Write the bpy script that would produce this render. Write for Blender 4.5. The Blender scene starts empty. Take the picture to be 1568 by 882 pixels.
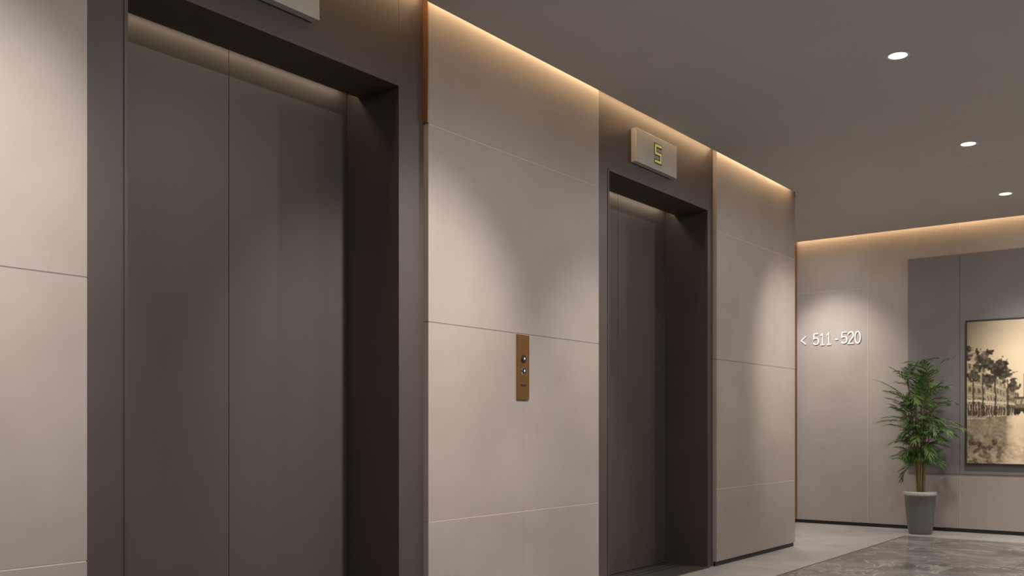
import bpy, bmesh, math, random
import numpy as np
from mathutils import Vector, Matrix
random.seed(7)
S = bpy.context.scene
COL = S.collection
S.view_settings.view_transform = 'Standard'
S.view_settings.look = 'None'

# ------------------------------------------------------------ helpers
def new_mat(name, col, rough=.5, metal=0.0, col2=None, scale=3.0, bump=0.0, bscale=40, stretch=(1,1,1), rvar=0.0, emit=None, estr=0, spec=.5, detail=6):
    m = bpy.data.materials.new(name); m.use_nodes = True
    nt = m.node_tree; N = nt.nodes; L = nt.links
    b = N['Principled BSDF']
    b.inputs['Base Color'].default_value = (*col, 1)
    b.inputs['Roughness'].default_value = rough
    b.inputs['Metallic'].default_value = metal
    b.inputs['Specular IOR Level'].default_value = spec
    if emit:
        b.inputs['Emission Color'].default_value = (*emit, 1)
        b.inputs['Emission Strength'].default_value = estr
    tc = N.new('ShaderNodeTexCoord'); mp = N.new('ShaderNodeMapping')
    mp.inputs['Scale'].default_value = stretch
    L.new(tc.outputs['Object'], mp.inputs['Vector'])
    if col2:
        n = N.new('ShaderNodeTexNoise'); n.inputs['Scale'].default_value = scale
        n.inputs['Detail'].default_value = detail; n.inputs['Roughness'].default_value = .62
        L.new(mp.outputs[0], n.inputs['Vector'])
        r = N.new('ShaderNodeValToRGB')
        r.color_ramp.elements[0].position = .32; r.color_ramp.elements[1].position = .68
        r.color_ramp.elements[0].color = (*col, 1); r.color_ramp.elements[1].color = (*col2, 1)
        L.new(n.outputs['Fac'], r.inputs['Fac']); L.new(r.outputs['Color'], b.inputs['Base Color'])
        if rvar:
            mr = N.new('ShaderNodeMapRange')
            mr.inputs['To Min'].default_value = rough - rvar; mr.inputs['To Max'].default_value = rough + rvar
            L.new(n.outputs['Fac'], mr.inputs['Value']); L.new(mr.outputs[0], b.inputs['Roughness'])
    if bump:
        n2 = N.new('ShaderNodeTexNoise'); n2.inputs['Scale'].default_value = bscale
        L.new(mp.outputs[0], n2.inputs['Vector'])
        bp = N.new('ShaderNodeBump'); bp.inputs['Strength'].default_value = bump; bp.inputs['Distance'].default_value = .01
        L.new(n2.outputs['Fac'], bp.inputs['Height']); L.new(bp.outputs[0], b.inputs['Normal'])
    return m

def mesh_obj(name, bm, mats, parent=None, smooth=False):
    me = bpy.data.meshes.new(name); bm.to_mesh(me); bm.free()
    for m in (mats if isinstance(mats, (list, tuple)) else [mats]): me.materials.append(m)
    if smooth:
        for p in me.polygons: p.use_smooth = True
    o = bpy.data.objects.new(name, me); COL.objects.link(o)
    if parent: o.parent = parent
    return o

def add_box(bm, x0, x1, y0, y1, z0, z1, mi=0, bevel=0.0):
    r = bmesh.ops.create_cube(bm, size=1)
    vs = r['verts']
    bmesh.ops.scale(bm, verts=vs, vec=(x1-x0, y1-y0, z1-z0))
    bmesh.ops.translate(bm, verts=vs, vec=((x0+x1)/2, (y0+y1)/2, (z0+z1)/2))
    fs = set(f for v in vs for f in v.link_faces)
    for f in fs: f.material_index = mi
    if bevel:
        es = list(set(e for v in vs for e in v.link_edges))
        rr = bmesh.ops.bevel(bm, geom=es, offset=bevel, segments=2, affect='EDGES', profile=.5)
        for f in rr['faces']: f.material_index = mi
    return vs

def box(name, x0, x1, y0, y1, z0, z1, mat, parent=None, bevel=0.0):
    bm = bmesh.new(); add_box(bm, x0, x1, y0, y1, z0, z1, 0, bevel)
    return mesh_obj(name, bm, mat, parent)

def empty(name, loc=(0,0,0)):
    e = bpy.data.objects.new(name, None); e.location = loc; COL.objects.link(e)
    e.empty_display_size = .1
    return e

def lathe(name, prof, mat, parent=None, seg=48, loc=(0,0,0), smooth=True, mis=None):
    bm = bmesh.new(); rings = []
    for r, z in prof:
        rings.append([bm.verts.new((r*math.cos(a*2*math.pi/seg)+loc[0], r*math.sin(a*2*math.pi/seg)+loc[1], z+loc[2])) for a in range(seg)])
    for i in range(len(rings)-1):
        for a in range(seg):
            f = bm.faces.new((rings[i][a], rings[i][(a+1) % seg], rings[i+1][(a+1) % seg], rings[i+1][a]))
            if mis: f.material_index = mis[i]
    bmesh.ops.recalc_face_normals(bm, faces=bm.faces)
    return mesh_obj(name, bm, mat, parent, smooth)

# ------------------------------------------------------------ materials
M_panel = new_mat('wall_panel_plaster', (.302,.262,.241), .45, 0, (.362,.317,.293), 1.6, bump=.03, bscale=60, rvar=.05)
M_back = new_mat('joint_backing', (.42,.37,.34), .7)
M_seam = new_mat('joint_strip', (.60,.50,.44), .5)
M_seam2 = new_mat('joint_strip_dark', (.18,.155,.14), .5)  # darker strip colour for the middle joint
M_portal = new_mat('portal_dark_bronze', (.070,.055,.050), .45, .15, (.080,.063,.057), 2.5, rvar=.04)
M_door = new_mat('door_satin_bronze', (.088,.072,.064), .48, .2, (.097,.080,.071), 2.2, stretch=(2,2,.8), rvar=.02)
M_ceil = new_mat('ceiling_paint', (.50,.477,.46), .75, 0, (.52,.497,.48), 2)
M_black = new_mat('black_plinth', (.012,.011,.011), .5)
M_bronze = new_mat('bronze_trim', (.34,.17,.085), .36, .7, (.30,.145,.07), 8)
M_brass = new_mat('brushed_brass', (.36,.20,.075), .33, .85, (.30,.165,.06), 20, stretch=(1,1,.1))
M_grey = new_mat('feature_panel_fabric', (.150,.135,.134), .6, 0, (.170,.153,.151), 2.0)
M_steel = new_mat('display_plate_steel', (.46,.455,.44), .4, .2, (.50,.49,.475), 12)
M_sill = new_mat('sill_metal', (.16,.15,.14), .35, .6)
M_white = new_mat('white_letter', (.80,.80,.79), .4)
M_ring = new_mat('downlight_trim', (.7,.68,.65), .4)
M_lens = new_mat('downlight_lens', (.9,.9,.9), .4, emit=(1,.93,.82), estr=6)
M_digit = new_mat('led_segments', (.62,.60,.22), .4, emit=(.8,.78,.25), estr=.18)
M_dark = new_mat('digit_outline_shade', (.045,.045,.02), .3)
M_chrome = new_mat('chrome_ring', (.75,.74,.72), .15, 1)

def marble(name, c0, c1, c2, rough, vein=.5):
    m = bpy.data.materials.new(name); m.use_nodes = True
    nt = m.node_tree; N = nt.nodes; L = nt.links; b = N['Principled BSDF']
    tc = N.new('ShaderNodeTexCoord')
    n = N.new('ShaderNodeTexNoise'); n.inputs['Scale'].default_value = 1.7; n.inputs['Detail'].default_value = 10; n.inputs['Roughness'].default_value = .66; n.inputs['Distortion'].default_value = 1.0
    L.new(tc.outputs['Object'], n.inputs['Vector'])
    r = N.new('ShaderNodeValToRGB'); r.color_ramp.elements[0].position = .38; r.color_ramp.elements[1].position = .62
    r.color_ramp.elements[0].color = (*c0, 1); r.color_ramp.elements[1].color = (*c1, 1)
    L.new(n.outputs['Fac'], r.inputs['Fac'])
    prev = r.outputs['Color']
    for sc, wd, st in ((1.1,.020,1.0),(2.7,.012,.8)):
        v = N.new('ShaderNodeTexNoise'); v.inputs['Scale'].default_value = sc; v.inputs['Detail'].default_value = 7; v.inputs['Distortion'].default_value = 1.6
        L.new(tc.outputs['Object'], v.inputs['Vector'])
        a = N.new('ShaderNodeMath'); a.operation = 'SUBTRACT'; a.inputs[1].default_value = .5; L.new(v.outputs['Fac'], a.inputs[0])
        ab = N.new('ShaderNodeMath'); ab.operation = 'ABSOLUTE'; L.new(a.outputs[0], ab.inputs[0])
        mr = N.new('ShaderNodeMapRange'); mr.inputs['From Min'].default_value = 0; mr.inputs['From Max'].default_value = wd
        mr.inputs['To Min'].default_value = vein*st; mr.inputs['To Max'].default_value = 0; L.new(ab.outputs[0], mr.inputs['Value'])
        mx = N.new('ShaderNodeMix'); mx.data_type = 'RGBA'
        L.new(mr.outputs[0], mx.inputs[0]); L.new(prev, mx.inputs[6]); mx.inputs[7].default_value = (*c2, 1)
        prev = mx.outputs[2]
    L.new(prev, b.inputs['Base Color']); b.inputs['Roughness'].default_value = rough
    return m
M_marble = marble('floor_grey_marble', (.11,.104,.10), (.31,.30,.29), (.62,.61,.60), .10, .6)
M_border = marble('floor_light_border', (.42,.41,.40), (.50,.49,.48), (.58,.57,.56), .25, .25)
M_line = new_mat('floor_joint', (.05,.047,.045), .4)

# ------------------------------------------------------------ layout constants (metres)
XW = -3.07      # face of the stone panels on the lift wall
XP = -3.10      # face of lift portals / backing
YF = 10.08      # far wall face
HC = 2.93       # ceiling underside
TOP = 3.16
XL, XR, YB = -7.0, 1.7, -3.0
YE = 8.02       # outside corner of lift wall

# ------------------------------------------------------------ floor
bm = bmesh.new()
def quad(x0,x1,y0,y1,mi,z=0):
    f = bm.faces.new([bm.verts.new(p) for p in ((x0,y0,z),(x1,y0,z),(x1,y1,z),(x0,y1,z))]); f.material_index = mi
bx, by, lw = -2.56, 9.42, .016
rx = 1.1
quad(XL,bx,YB,YF,1); quad(bx,XR,by,YF,1); quad(rx,XR,YB,by,1)
quad(bx,bx+lw,YB,by,2); quad(bx+lw,rx,by-lw,by,2)
ys = [YB]+[YB+1.2*i for i in range(1,11) if YB+1.2*i < by-.3]+[by-lw]
for i in range(len(ys)-1):
    xs = [bx+lw, -1.34, -.12, rx]
    for j in range(3):
        quad(xs[j]+(.003 if j else 0), xs[j+1], ys[i]+.003, ys[i+1], 0)
        if j: quad(xs[j], xs[j]+.003, ys[i], ys[i+1], 2)
    quad(xs[0], rx, ys[i], ys[i]+.003, 2, -.0005)
floor = mesh_obj('floor', bm, [M_marble, M_border, M_line])
box('floor_slab', XL-.1, XR+.1, YB-.1, YF+.1, -.12, -.004, M_line, floor)

# ------------------------------------------------------------ lift wall
segs = [(YB, 1.718), (3.40, 4.90), (6.50, YE)]
wl = empty('wall_left')
for k,(a,b) in enumerate(segs):
    box('backing_%d'%k, XP-.36, XP, a, b-(.0 if k<2 else .02), 0, TOP, M_back, wl)
box('rear_wall', XP-.5, XP-.36, YB, YE-.02, 0, TOP, M_back, wl)
courses = [(.035,.56),(.56,1.50),(1.50,2.43),(2.43,TOP-.01)]
g = .0022
for k,(a,b) in enumerate(segs):
    bm = bmesh.new()
    for ci,(z0,z1) in enumerate(courses):
        c2 = [a,b]
        if k == 0: c2 = [a, -1.4, .16, b]
        if k == 1 and ci < 2: c2 = [a, 4.15, b]
        for j in range(len(c2)-1):
            gl = g*(.08 if (k==1 and j>0) else 1) if j>0 else 0
            gr = g*(.08 if (k==1) else 1) if j<len(c2)-2 else 0
            add_box(bm, XP+.0005, XW, c2[j]+gl, c2[j+1]-gr, z0+(g if ci else 0), z1-g, 0, .0006)
    mesh_obj('stone_panels_%d'%k, bm, M_panel, wl)
    bm = bmesh.new()
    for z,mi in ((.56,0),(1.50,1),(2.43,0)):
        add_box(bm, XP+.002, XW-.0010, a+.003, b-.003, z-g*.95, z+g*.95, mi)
    mesh_obj('joint_strips_%d'%k, bm, [M_seam, M_seam2], wl)
    box('plinth_%d'%k, XP+.001, XW-.012, a+.002, b-.002, .001, .034, M_black, wl)
# bronze edge strip on the top course
box('edge_trim', XP+.001, XW+.001, 3.3925, 3.3995, 2.435, TOP-.01, M_bronze, wl)

# ------------------------------------------------------------ cross corridor wall behind the corner
wc = empty('wall_corridor')
box('corridor_backing', XL, XP-.002, YE-.14, YE-.02, 0, TOP, M_back, wc)
bm = bmesh.new()
for ci,(z0,z1) in enumerate(courses):
    for x0,x1 in ((-7,-5.4),(-5.4,-4.0),(-4.0,XW-.002)):
        add_box(bm, x0+g, x1-g, YE-.0195, YE+.002, z0+(g if ci else 0), z1-g, 0, .0012)
mesh_obj('stone_panels_corridor', bm, M_panel, wc)
box('corridor_plinth', XL, XP, YE-.019, YE-.006, .001, .034, M_black, wc)

# ------------------------------------------------------------ lift portals & doors
SOF = 2.565; XD = -3.44
WARM = (1,.68,.38)
def area(name, loc, sx, sy, power, col, rot=(0,0,0), parent=None, spread=math.pi):
    l = bpy.data.lights.new(name,'AREA'); l.shape='RECTANGLE'; l.size=sx; l.size_y=sy; l.energy=power; l.color=col; l.spread=spread
    o = bpy.data.objects.new(name,l); COL.objects.link(o); o.location=loc; o.rotation_euler=rot
    if parent: o.parent=parent
    return o
def portal(y0, y1, o0, o1):
    p = empty('elevator_portal')
    bm = bmesh.new()
    add_box(bm, XD-.05, XP, y0+.001, o0, .001, TOP-.01, 0, .002)
    add_box(bm, XD-.05, XP, o1, y1-.001, .001, TOP-.01, 0, .002)
    # header with a narrow light slot above the doors
    add_box(bm, XD+.075, XP-.0004, o0-.001, o1+.001, SOF, TOP-.01, 0, .002)
    add_box(bm, XD-.05, XD+.075, o0-.001, o1+.001, SOF+.05, TOP-.01, 0)
    mesh_obj('frame', bm, M_portal, p)
    area('door_head_led', (XD+.045, (o0+o1)/2, SOF+.045), .02, o1-o0-.04, .9, (1,.84,.62), parent=p)
    bm = bmesh.new()   # slim raised architrave bead round the opening
    w=.012
    add_box(bm, XP-.02, XP+.004, o0-w, o0+.0015, .001, SOF+w, 0, .001)
    add_box(bm, XP-.02, XP+.004, o1-.0015, o1+w, .001, SOF+w, 0, .001)
    add_box(bm, XP-.02, XP+.004, o0, o1, SOF-.0015, SOF+w, 0, .001)
    mesh_obj('architrave', bm, M_portal, p)
    box('sill', XD+.001, XP+.02, o0+.002, o1-.002, .0005, .006, M_sill, p)
    d = empty('elevator_door')
    c = (o0+o1)/2
    box('leaf_1', XD-.04, XD, o0+.002, c-.0012, .012, SOF+.045, M_door, d, .0012)
    box('leaf_2', XD-.04, XD, c+.0012, o1-.002, .012, SOF+.045, M_door, d, .0012)
    box('shaft_backing', XD-.048, XD-.041, o0+.002, o1-.002, .012, SOF-.002, M_black, d)
    bm = bmesh.new()
    for i in range(3):
        add_box(bm, XD+.03+i*.06, XD+.036+i*.06, o0+.01, o1-.01, .0062, .0072)
    mesh_obj('sill_grooves', bm, M_black, d)
portal(1.718, 3.40, 1.88, 3.23)
portal(4.90, 6.50, 5.06, 6.41)

# ------------------------------------------------------------ floor indicators
def indicator(yc, zc):
    e = empty('floor_indicator_display')
    w,h = .54,.212; xf = XP+.04
    box('plate', XP+.001, xf, yc-w/2, yc+w/2, zc-h/2, zc+h/2, M_steel, e, .002)
    sw, sh, t = .085, .118, .015
    yc2 = yc+.01
    def seg(bm, grow):
        x0, x1 = xf+.0002, xf+(.0015 if grow else .003)
        L, R = yc2-sw/2, yc2+sw/2
        B, T = zc-sh/2, zc+sh/2
        q = grow
        add_box(bm, x0,x1, L-q,R+q, T-t-q,T+q)
        add_box(bm, x0,x1, L-q,R+q, zc-t/2-q,zc+t/2+q)
        add_box(bm, x0,x1, L-q,R+q, B-q,B+t+q)
        add_box(bm, x0,x1, L-q,L+t+q, zc,T)
        add_box(bm, x0,x1, R-t-q,R+q, B,zc)
    bm = bmesh.new(); seg(bm, .007); mesh_obj('digit_surround', bm, M_dark, e)  # dark outline in the colour stands in for shadow round the digit
    bm = bmesh.new(); seg(bm, 0); mesh_obj('digit_5', bm, M_digit, e)
indicator(5.595, 2.78)
indicator(2.45, 2.79)

# ------------------------------------------------------------ call button plate
cb = empty('elevator_call_panel')
box('plate', XW+.0005, XW+.010, 4.085, 4.19, 1.152, 1.495, M_brass, cb, .0015)
def disc_x(name, y, z, r, x0, x1, mat, par):
    bm = bmesh.new()
    bmesh.ops.create_cone(bm, cap_ends=True, segments=32, radius1=r, radius2=r*.92, depth=x1-x0, matrix=Matrix.Translation(((x0+x1)/2,y,z))@Matrix.Rotation(math.pi/2,4,'Y'))
    return mesh_obj(name, bm, mat, par)
for n,z in enumerate((1.303,1.367)):
    disc_x('button_ring_%d'%n, 4.1375, z, .023, XW+.0102, XW+.014, M_black if n else M_chrome, cb)
    disc_x('button_%d'%n, 4.1375, z, .016, XW+.0142, XW+.017, M_black, cb)
    disc_x('button_mark_%d'%n, 4.1375, z+.001, .006, XW+.0172, XW+.0176, M_white, cb)
box('key_slot', XW+.0102, XW+.012, 4.118, 4.157, 1.222, 1.232, M_black, cb)

# ------------------------------------------------------------ far wall
wf = empty('wall_far')
box('far_backing', XL-.1, XR+.1, YF+.022, YF+.14, 0, TOP, M_back, wf)
bm = bmesh.new()
xs = [XL, -5.5, -4.0, -3.10, -2.222, -.75, .73, XR]
for j in range(len(xs)-1):
    zz = [(.035, 2.43),(2.43,TOP-.01)] if j in (0,1,2) else [(.035,TOP-.01)]
    for z0,z1 in zz:
        add_box(bm, xs[j]+.0013, xs[j+1]-.0013, YF, YF+.0215, z0+(.0015 if z0>1 else 0), z1-.0015, 0, .0008)
mesh_obj('far_panels', bm, M_panel, wf)
bm = bmesh.new()
for x in xs[1:-1]: add_box(bm, x-.0012, x+.0012, YF+.001, YF+.0215, .04, TOP-.02)
add_box(bm, XL, xs[3], YF+.001, YF+.0215, 2.4285, 2.4315)
mesh_obj('far_joint_strips', bm, M_seam, wf)
box('far_plinth', XL, XR, YF+.008, YF+.0215, .001, .034, M_black, wf)
box('corner_strip', -3.875, -3.835, YF-.012, YF-.0005, .035, TOP-.02, M_bronze, wf, .001)
bm = bmesh.new()
for x0,x1 in ((-2.70,-2.2235),(-2.2205,.55)):
    add_box(bm, x0, x1, YF-.010, YF-.0005, .56, 2.68, 0, .0012)
mesh_obj('feature_panel', bm, M_grey, wf)

# sign : letters built from stroked polylines
sg = empty('room_number_sign')
def arc(cx, cz, rx_, rz_, a0, a1, n=14):
    return [(cx+rx_*math.cos(math.radians(a0+(a1-a0)*i/n)), cz+rz_*math.sin(math.radians(a0+(a1-a0)*i/n))) for i in range(n+1)]
G = {
 '5': [[(.56,1),(.12,1),(.08,.56)]+arc(.30,.34,.30,.29,125,-150)],
 '1': [[(.10,.80),(.32,1),(.32,0)],[(.10,0),(.54,0)]],
 '2': [arc(.30,.72,.26,.28,165,-35)+[(.02,0),(.58,0)]],
 '0': [arc(.30,.5,.27,.5,0,360,28)],
 '-': [[(.08,.42),(.40,.42)]],
 '<': [[(.52,.82),(.04,.47),(.52,.12)]],
}
def glyph(bm, ch, x0, z0, hgt, wid, t, depth):
    for st in G[ch]:
        pts = [Vector((x0+px_*wid, 0, z0+pz_*hgt)) for px_,pz_ in st]
        n = len(pts); L=[]; R=[]
        for i in range(n):
            d0 = (pts[i]-pts[i-1]).normalized() if i>0 else (pts[1]-pts[0]).normalized()
            d1 = (pts[i+1]-pts[i]).normalized() if i<n-1 else d0
            d = (d0+d1).normalized() if (d0+d1).length>1e-4 else d0
            nn = Vector((-d.z,0,d.x)); k = 1/max(.5, nn.dot(Vector((-d0.z,0,d0.x))))
            L.append(pts[i]+nn*t/2*k); R.append(pts[i]-nn*t/2*k)
        ya, yb_ = YF-.003-depth, YF-.003
        rows = [[bm.verts.new((p.x,y,p.z)) for p in A] for A,y in ((L,ya),(R,ya),(L,yb_),(R,yb_))]
        for i in range(n-1):
            a,b,c,d = rows
            bm.faces.new((a[i],a[i+1],b[i+1],b[i])); bm.faces.new((c[i],d[i],d[i+1],c[i+1]))
            bm.faces.new((a[i],c[i],c[i+1],a[i+1])); bm.faces.new((b[i],b[i+1],d[i+1],d[i]))
        for i in (0,n-1):
            bm.faces.new((rows[0][i],rows[1][i],rows[3][i],rows[2][i]))
for nm, items in (('arrow',[('<',-3.79)]), ('numbers',[('5',-3.66),('1',-3.59),('1',-3.525),('-',-3.435),('5',-3.365),('2',-3.295),('0',-3.225)])):
    bm = bmesh.new()
    for ch,x in items: glyph(bm, ch, x, 1.873, .118, .100, .0115, .008)
    bmesh.ops.recalc_face_normals(bm, faces=bm.faces)
    mesh_obj(nm, bm, M_white, sg)

# ------------------------------------------------------------ framed street photograph
pic = empty('framed_street_photograph')
px0, px1, pz0, pz1 = -2.165, -.15, .655, 2.03
yb = YF-.0105
bm = bmesh.new(); fw=.012
add_box(bm, px0, px0+fw, yb-.035, yb, pz0, pz1); add_box(bm, px1-fw, px1, yb-.035, yb, pz0, pz1)
add_box(bm, px0+fw, px1-fw, yb-.035, yb, pz0, pz0+fw); add_box(bm, px0+fw, px1-fw, yb-.035, yb, pz1-fw, pz1)
mesh_obj('frame', bm, M_black, pic)
NX, NZ = 700, 480
rng = np.random.default_rng(3)
def vnoise(nx, nz, cx, cz):
    gr = rng.random((cz+2, cx+2))
    u = np.linspace(0, cx, nx); v = np.linspace(0, cz, nz)
    iu = u.astype(int); iv = v.astype(int); fu = u-iu; fv = v-iv
    fu = fu*fu*(3-2*fu); fv = fv*fv*(3-2*fv)
    A = gr[iv][:,iu]; B = gr[iv][:,iu+1]; C = gr[iv+1][:,iu]; D = gr[iv+1][:,iu+1]
    return (A*(1-fu)+B*fu)*(1-fv)[:,None]+(C*(1-fu)+D*fu)*fv[:,None]
def fb(c, oct=4):
    s=0; a=1; t=0
    for i in range(oct):
        s = s+a*vnoise(NX,NZ,c*2**i,int(c*.7)*2**i+1); t+=a; a*=.6
    return s/t
U,V = np.meshgrid(np.linspace(0,1,NX), np.linspace(0,1,NZ))
ss = lambda a,b,x: np.clip((x-a)/(b-a),0,1)**2*(3-2*np.clip((x-a)/(b-a),0,1))
n1 = fb(6); n2 = fb(22); n3 = vnoise(NX,NZ,300,210); n4 = fb(50,2); n5 = fb(90,2)
U0,V0 = U,V
U = U0+.008*(n4-.5)+.005*(n5-.5); V = V0+.010*(n2-.5)+.006*(n5-.5)
HZ = .37
lum = .74+.08*(n1-.5)
lum = lum*(.45+.55*ss(-.08,.26,U0+.25*(1-V0)*.5))*(1-.16*ss(.75,1,V0))
lum = lum+.14*np.exp(-((U0-.28)/.12)**2-((V0-.62)/.25)**2)
gm = 1-ss(HZ-.01,HZ+.01,V)
road_c = .25+.28*(HZ-V)
road_w = .065+.36*(HZ-V)
inroad = 1-ss(.70,1.2,np.abs(U-road_c)/road_w+.5*(n2-.5))
gl = .37+.26*(n2-.5)+.22*(n5-.5)
gl = gl*(1-inroad)+inroad*(.86+.2*(n2-.5))
gl = gl-(.22*ss(.50,.66,n4)+.16*(n3-.5))*(1-ss(.08,.27,V))*(1-.3*inroad)
gl = gl+.15*(1-ss(0,.16,V))*(1-inroad)
lum = lum*(1-gm)+gm*gl
def bld(u0,u1,h0,h1,b0,val,fl=4,wn=8):
    global lum
    t = (U-u0)/(u1-u0); h = h0+(h1-h0)*t
    m = (t>=0)&(t<=1)&(V>b0)&(V<h)
    fv = (V-b0)/(h-b0+1e-6)*fl; fu = t*wn
    win = ((fv%1)>.30)&((fv%1)<.78)&((fu%1)>.25)&((fu%1)<.75)
    cor = ((fv%1)<.10)|((1-(V-b0)/(h-b0+1e-6))<.05)
    lum = np.where(m, val+.26*(n2-.5)+.14*(n5-.5)-np.where(win,.24,0)+np.where(cor,.16,0), lum)
bld(-.02,.085,.74,.69,.31,.44,5,5)
bld(.085,.17,.66,.56,.33,.54,4,6)
bld(.17,.225,.54,.49,.37,.44,3,6)
bld(.66,.76,.55,.62,.37,.34,3,5); bld(.76,1.02,.64,.85,.34,.42,4,7)
lum = np.where((U<.22)&(V>.335)&(V<.42-.14*U)&(((U)*90%1)>.42), .13+.2*(n5-.5), lum)
lum = np.where((U<.21)&(np.abs(V-(.445-.15*U))<.008), .72, lum)
def tree(cu,cv,ru,rv,val=.12):
    global lum
    d = ((U-cu)/ru)**2+((V-cv)/rv)**2+2.4*(n2-.5)+2.4*(n4-.5)+1.2*(n5-.5)
    m = 1-ss(.60,1.1,d)
    lum = lum*(1-m)+m*np.clip(val+.30*(n4-.5)+.30*(n5-.5),.04,1)
tree(.015,.77,.04,.05,.14); tree(.065,.74,.05,.06,.12); tree(.125,.675,.042,.06,.12); tree(.175,.605,.034,.05,.15); tree(.03,.62,.035,.05,.15); tree(.10,.58,.025,.045,.17); tree(.205,.54,.026,.04,.2)
tree(.93,.72,.12,.18,.1); tree(.80,.60,.08,.12,.12)
for cu in (.028,.07,.125,.178): lum = np.where((np.abs(U-cu)<.003)&(V>.33)&(V<.66-.4*cu), .10, lum)
for cu in (.245,.30): lum = np.where((np.abs(U0-cu)<.0012)&(V>.36)&(V<.62), .40, lum)
def rect(a,b,c,d,val):
    global lum
    lum = np.where((U>a)&(U<b)&(V>c)&(V<d), val+.06*n3, lum)
rect(.208,.262,.385,.455,.28); rect(.214,.232,.415,.445,.55); rect(.24,.256,.415,.445,.55); rect(.204,.266,.450,.464,.14); rect(.203,.268,.362,.388,.10)
for cu in (.217,.255):
    lum = np.where(((U-cu)**2*2.1+(V-.362)**2) < .0004, .06, lum)
for cu,s_ in ((.05,.05),(.065,.045),(.11,.04),(.33,.05),(.345,.05)):
    rect(cu-.003,cu+.003,.355-s_*.7,.36+s_*.25,.12)
k = np.array([1,2,1])/4.
for ax in (0,1):
    p_ = np.pad(lum, [(1,1) if a_==ax else (0,0) for a_ in (0,1)], mode='edge')
    lum = (k[0]*np.take(p_, range(0,lum.shape[ax]),ax)+k[1]*np.take(p_, range(1,lum.shape[ax]+1),ax)+k[2]*np.take(p_, range(2,lum.shape[ax]+2),ax))
lum = np.clip(lum,.03,1.0)**1.45
colr = np.stack([lum*1.0+.010, lum*.81+.005, lum*.54, np.ones_like(lum)], -1).reshape(-1,4).astype(np.float32)
X = px0+fw+U0*(px1-px0-2*fw); Z = pz0+fw+V0*(pz1-pz0-2*fw)
co = np.stack([X, np.full_like(X, yb-.028), Z], -1).reshape(-1,3)
idx = np.arange(NX*NZ).reshape(NZ,NX)
fc = np.stack([idx[:-1,:-1], idx[:-1,1:], idx[1:,1:], idx[1:,:-1]], -1).reshape(-1,4)
me = bpy.data.meshes.new('print'); me.from_pydata(co.tolist(), [], fc.tolist())
ca = me.color_attributes.new('Col','FLOAT_COLOR','POINT'); ca.data.foreach_set('color', colr.ravel())
mp_ = bpy.data.materials.new('sepia_print'); mp_.use_nodes = True
nt = mp_.node_tree; at = nt.nodes.new('ShaderNodeAttribute'); at.attribute_name = 'Col'
nt.links.new(at.outputs['Color'], nt.nodes['Principled BSDF'].inputs['Base Color']); nt.nodes['Principled BSDF'].inputs['Roughness'].default_value=.4
me.materials.append(mp_)
o = bpy.data.objects.new('print', me); COL.objects.link(o); o.parent = pic

# ------------------------------------------------------------ other room walls
box('wall_right', XR, XR+.12, YB, YF, 0, TOP, M_panel)
box('wall_back', XL, XR, YB-.12, YB, 0, TOP, M_panel)
box('wall_corridor_end', XL-.12, XL, YE-.14, YF, 0, TOP, M_panel)

# ------------------------------------------------------------ ceiling
ce = empty('ceiling')
XE = -2.96; YEC = 9.82
JY = 7.74
box('ceiling_slab_lobby', XE, XR, YB, JY-.002, HC, HC+.03, M_ceil, ce)
box('ceiling_slab_end', XE, XR, JY+.002, YEC, HC, HC+.03, M_ceil, ce)
box('ceiling_slab_corridor', XL, XE, YE+.004, YEC, HC, HC+.03, M_ceil, ce)
bm = bmesh.new()   # mitred infill closing the cove at the outside corner
tri = [(XE,JY+.02),(XE,YE+.004),(XW+.001,YE+.004)]
lo = [bm.verts.new((x,y,HC)) for x,y in tri]; hi = [bm.verts.new((x,y,HC+.03)) for x,y in tri]
bm.faces.new(lo); bm.faces.new(hi[::-1])
for i in range(3): bm.faces.new((lo[i],lo[(i+1)%3],hi[(i+1)%3],hi[i]))
bmesh.ops.recalc_face_normals(bm, faces=bm.faces)
mesh_obj('ceiling_corner_infill', bm, M_ceil, ce)
box('ceiling_joint', XE+.02, XR, JY-.01, JY+.01, HC+.031, HC+.035, M_black, ce)
box('ceiling_cove_soffit', XL-.1, XR+.1, YB-.1, YF+.14, TOP, TOP+.08, M_ceil, ce)

# ------------------------------------------------------------ lights
cv = empty('led_cove_lighting')
area('lift_wall_led', (-3.035, (YB+7.9)/2, 3.05), .02, 7.9-YB, 27, WARM, parent=cv)
area('far_wall_led', ((XL+XR)/2, 10.03, 3.045), XR-XL, .02, 26, WARM, parent=cv)

def downlight(x, y, power, target=None, half=40, col=(1,.95,.90), blend=1.0, diff=.07):
    e = empty('recessed_downlight')
    lathe('trim_ring', [(.040,.0),(.056,-.004),(.062,-.001),(.062,.0005)], M_ring, e, loc=(x,y,HC))
    lathe('lens', [(.0001,-.0015),(.046,-.0015),(.050,.0)], M_lens, e, loc=(x,y,HC))
    l = bpy.data.lights.new('lamp','SPOT'); l.energy=power; l.color=col; l.spot_size=math.radians(2*half); l.spot_blend=blend; l.shadow_soft_size=.06
    o = bpy.data.objects.new('lamp', l); COL.objects.link(o); o.parent=e
    o.location=(x,y,HC-.02)
    d = Vector(target)-o.location if target else Vector((0,0,-1))
    o.rotation_euler = d.to_track_quat('-Z','Y').to_euler()
    l2 = bpy.data.lights.new('disc_fill','AREA'); l2.shape='DISK'; l2.size=.09; l2.energy=power*diff; l2.color=col  # disc lamp added as wide fill alongside the spot
    o2 = bpy.data.objects.new('disc_fill', l2); COL.objects.link(o2); o2.parent=e; o2.location=(x,y,HC-.012)
downlight(-1.45, 1.50, 330, (XW, 1.1, 1.40), 29)
downlight(-1.45, 3.36, 340, (XW, 3.38, 1.28), 26)
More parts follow.
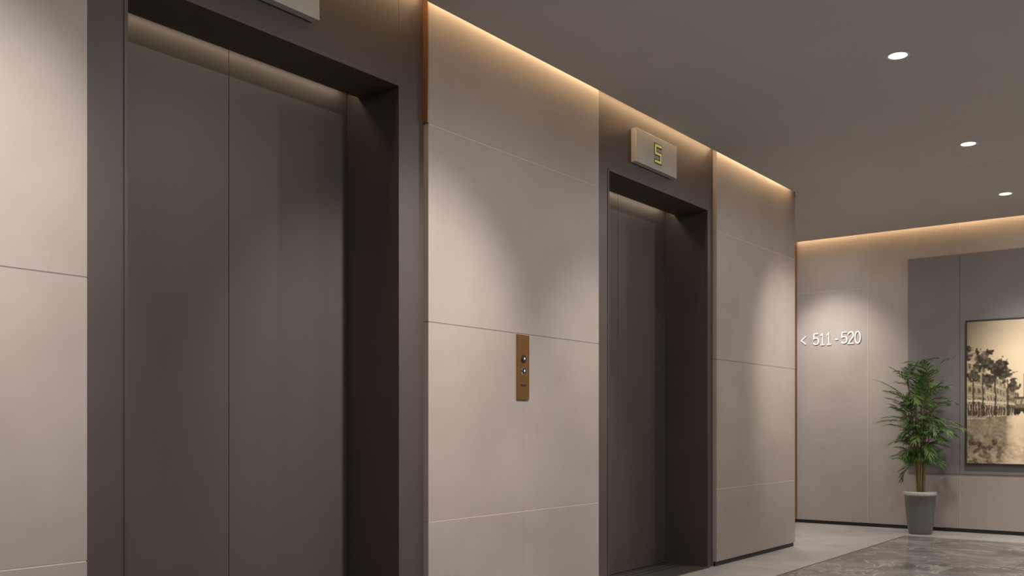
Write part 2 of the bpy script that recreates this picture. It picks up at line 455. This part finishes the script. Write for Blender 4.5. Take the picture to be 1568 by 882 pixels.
downlight(-1.45, 5.22, 220, (XW, 4.9, 1.0), 24)
downlight(-1.52, 7.13, 310, (XW, 7.98, 1.45), 26)
downlight(-1.60, 8.83, 170, (-1.5, YF, 1.0), 32)
for y in (1.5, 5.2, 8.8):  # unseen second row, added as fill to even out the room
    downlight(.55, y, 200, None, 50)
downlight(-3.66, 9.0, 190, (-3.36, YF, 1.55), 29)
downlight(-5.6, 9.0, 80, None, 50)

w = bpy.data.worlds.new('World'); S.world = w; w.use_nodes=True
w.node_tree.nodes['Background'].inputs[0].default_value=(.5,.48,.46,1); w.node_tree.nodes['Background'].inputs[1].default_value=.2

# ------------------------------------------------------------ potted palm
PX, PY = -2.49, 9.70
pp = empty('potted_bamboo_palm')
M_pot = new_mat('pot_glazed_grey', (.115,.113,.112), .32, 0, (.14,.138,.136), 5)
M_rim = new_mat('pot_rim_light', (.50,.50,.49), .4)
M_soil = new_mat('soil', (.03,.02,.014), .9, 0, (.06,.045,.03), 40, bump=.5)
q=.93
lathe('pot', [(r*q,z) for r,z in [(.001,.001),(.104,.001),(.112,.010),(.122,.08),(.142,.25),(.150,.365),(.157,.368),(.160,.380),(.160,.395),(.155,.402),(.142,.402),(.140,.36)]],
      [M_pot, M_rim], pp, loc=(PX,PY,0), mis=[0,0,0,0,0,1,1,1,1,1,1])
lathe('soil', [(.0005,.372),(.08,.375),(.1305,.368)], M_soil, pp, loc=(PX,PY,0))
M_leaf = new_mat('palm_leaf', (.050,.125,.030), .45, 0, (.145,.27,.075), 11)
M_stem = new_mat('palm_cane', (.20,.19,.07), .5, 0, (.30,.20,.11), 14, stretch=(1,1,3))
def tube(bm, pts, r0, r1, seg=6):
    rings=[]
    for i,p in enumerate(pts):
        d = (pts[min(i+1,len(pts)-1)]-pts[max(i-1,0)]).normalized()
        a = d.cross(Vector((.3,.9,.1))).normalized(); b_ = d.cross(a)
        r = r0+(r1-r0)*i/(len(pts)-1)
        rings.append([bm.verts.new(p+a*r*math.cos(2*math.pi*k/seg)+b_*r*math.sin(2*math.pi*k/seg)) for k in range(seg)])
    for i in range(len(rings)-1):
        for k in range(seg): bm.faces.new((rings[i][k],rings[i][(k+1)%seg],rings[i+1][(k+1)%seg],rings[i+1][k]))
bs = bmesh.new(); bl = bmesh.new()
YMAX = YF-.03
def clampv(v):
    if v.y > YMAX: v.y = YMAX - .02*min(1,(v.y-YMAX))
    return v
def leaflet(base, d, nrm, L, w):
    side = d.cross(nrm).normalized()
    prof = [(0,.15),(.2,.85),(.45,1),(.75,.6),(1,.02)]
    prev=None
    for t,ww in prof:
        c = base+d*(L*t)+Vector((0,0,-.28*L*t*t))
        a = bl.verts.new(clampv(c+side*w*ww+nrm*.15*w*ww)); m_ = bl.verts.new(clampv(c.copy())); b_ = bl.verts.new(clampv(c-side*w*ww+nrm*.15*w*ww))
        if prev:
            bl.faces.new((prev[0],a,m_,prev[1])); bl.faces.new((prev[1],m_,b_,prev[2]))
        prev=(a,m_,b_)
def frond(base, az, elev, L, droop):
    pts=[]; n=9
    h = Vector((math.cos(az), math.sin(az)*.75, 0))
    for i in range(n+1):
        t=i/n
        e = elev - droop*t
        if i==0: p=base.copy()
        else: p = pts[-1]+(h*math.cos(e)+Vector((0,0,math.sin(e))))*(L/n)
        if p.y > YMAX-.02: p.y = YMAX-.02
        pts.append(p)
    tube(bs, pts, .0026, .0010, 5)
    m = 17
    for j in range(m):
        t = .18+.82*j/(m-1)
        f = t*n; i=min(int(f),n-1); p = pts[i].lerp(pts[i+1], f-i)
        d = (pts[i+1]-pts[i]).normalized()
        s = d.cross(Vector((0,0,1)))
        if s.length<.05: s=Vector((-h.y,h.x,0))
        s.normalize(); up = s.cross(d).normalized()
        ll = (.045+.065*math.sin(math.pi*min(1,(.15+.8*t))))*random.uniform(.8,1.2)
        ang = math.radians(52-28*t+random.uniform(-9,9))
        for sg_ in (-1,1):
            dd = (d*math.cos(ang)+s*sg_*math.sin(ang)+up*random.uniform(-.05,.35)).normalized()
            leaflet(p, dd, (up+s*sg_*-.2+Vector((random.uniform(-.6,.6),random.uniform(-.6,.6),0))).normalized(), ll, .0043)
    leaflet(pts[-1], (pts[-1]-pts[-2]).normalized(), Vector((0,0,1)), .07, .0045)
for i in range(9):
    a = i*2*math.pi/9+.3; r=random.uniform(.012,.045)
    b0 = Vector((PX+r*math.cos(a), PY+r*math.sin(a), .37))
    top = [1.50,1.34,1.46,1.24,1.48,1.14,1.43,1.28,1.38][i]
    lean = random.uniform(.04,.14)
    pts=[b0+Vector((math.cos(a)*lean*(t/7)**1.3, math.sin(a)*lean*.7*(t/7)**1.3, (top-.37)*t/7)) for t in range(8)]
    tube(bs, pts, .0080, .0040, 7)
    for k in range(1,8):
        c = pts[k]; tube(bs,[c-Vector((0,0,.004)),c+Vector((0,0,.004))],.0094-.0006*k,.0094-.0006*k,7)
    nf = 13
    for k in range(nf):
        tt = .34+.66*k/(nf-1); f=tt*7; ii=min(int(f),6); p=pts[ii].lerp(pts[ii+1],f-ii)
        az = a+random.uniform(-1,1)*1.2+k*2.4
        hz = (p.z-.7)/.7
        elev = math.radians(random.uniform(0,50)+25*max(0,hz)) if k<nf-3 else math.radians(random.uniform(50,85))
        L = random.uniform(.25,.41)*(.60+.40*min(1,max(0,hz*1.6)))
        if k>=nf-3: L *= .85
        frond(p, az, elev, L, math.radians(random.uniform(25,75)))
mesh_obj('canes', bs, M_stem, pp, True)
mesh_obj('foliage', bl, M_leaf, pp)

# ------------------------------------------------------------ camera
cam = bpy.data.cameras.new('camera'); co_ = bpy.data.objects.new('camera', cam); COL.objects.link(co_)
co_.location=(0,0,1.0); co_.rotation_euler=(math.pi/2,0,math.radians(37.17))
cam.sensor_width=36; cam.lens=34.19; cam.shift_y=.137; cam.clip_start=.02
S.camera = co_
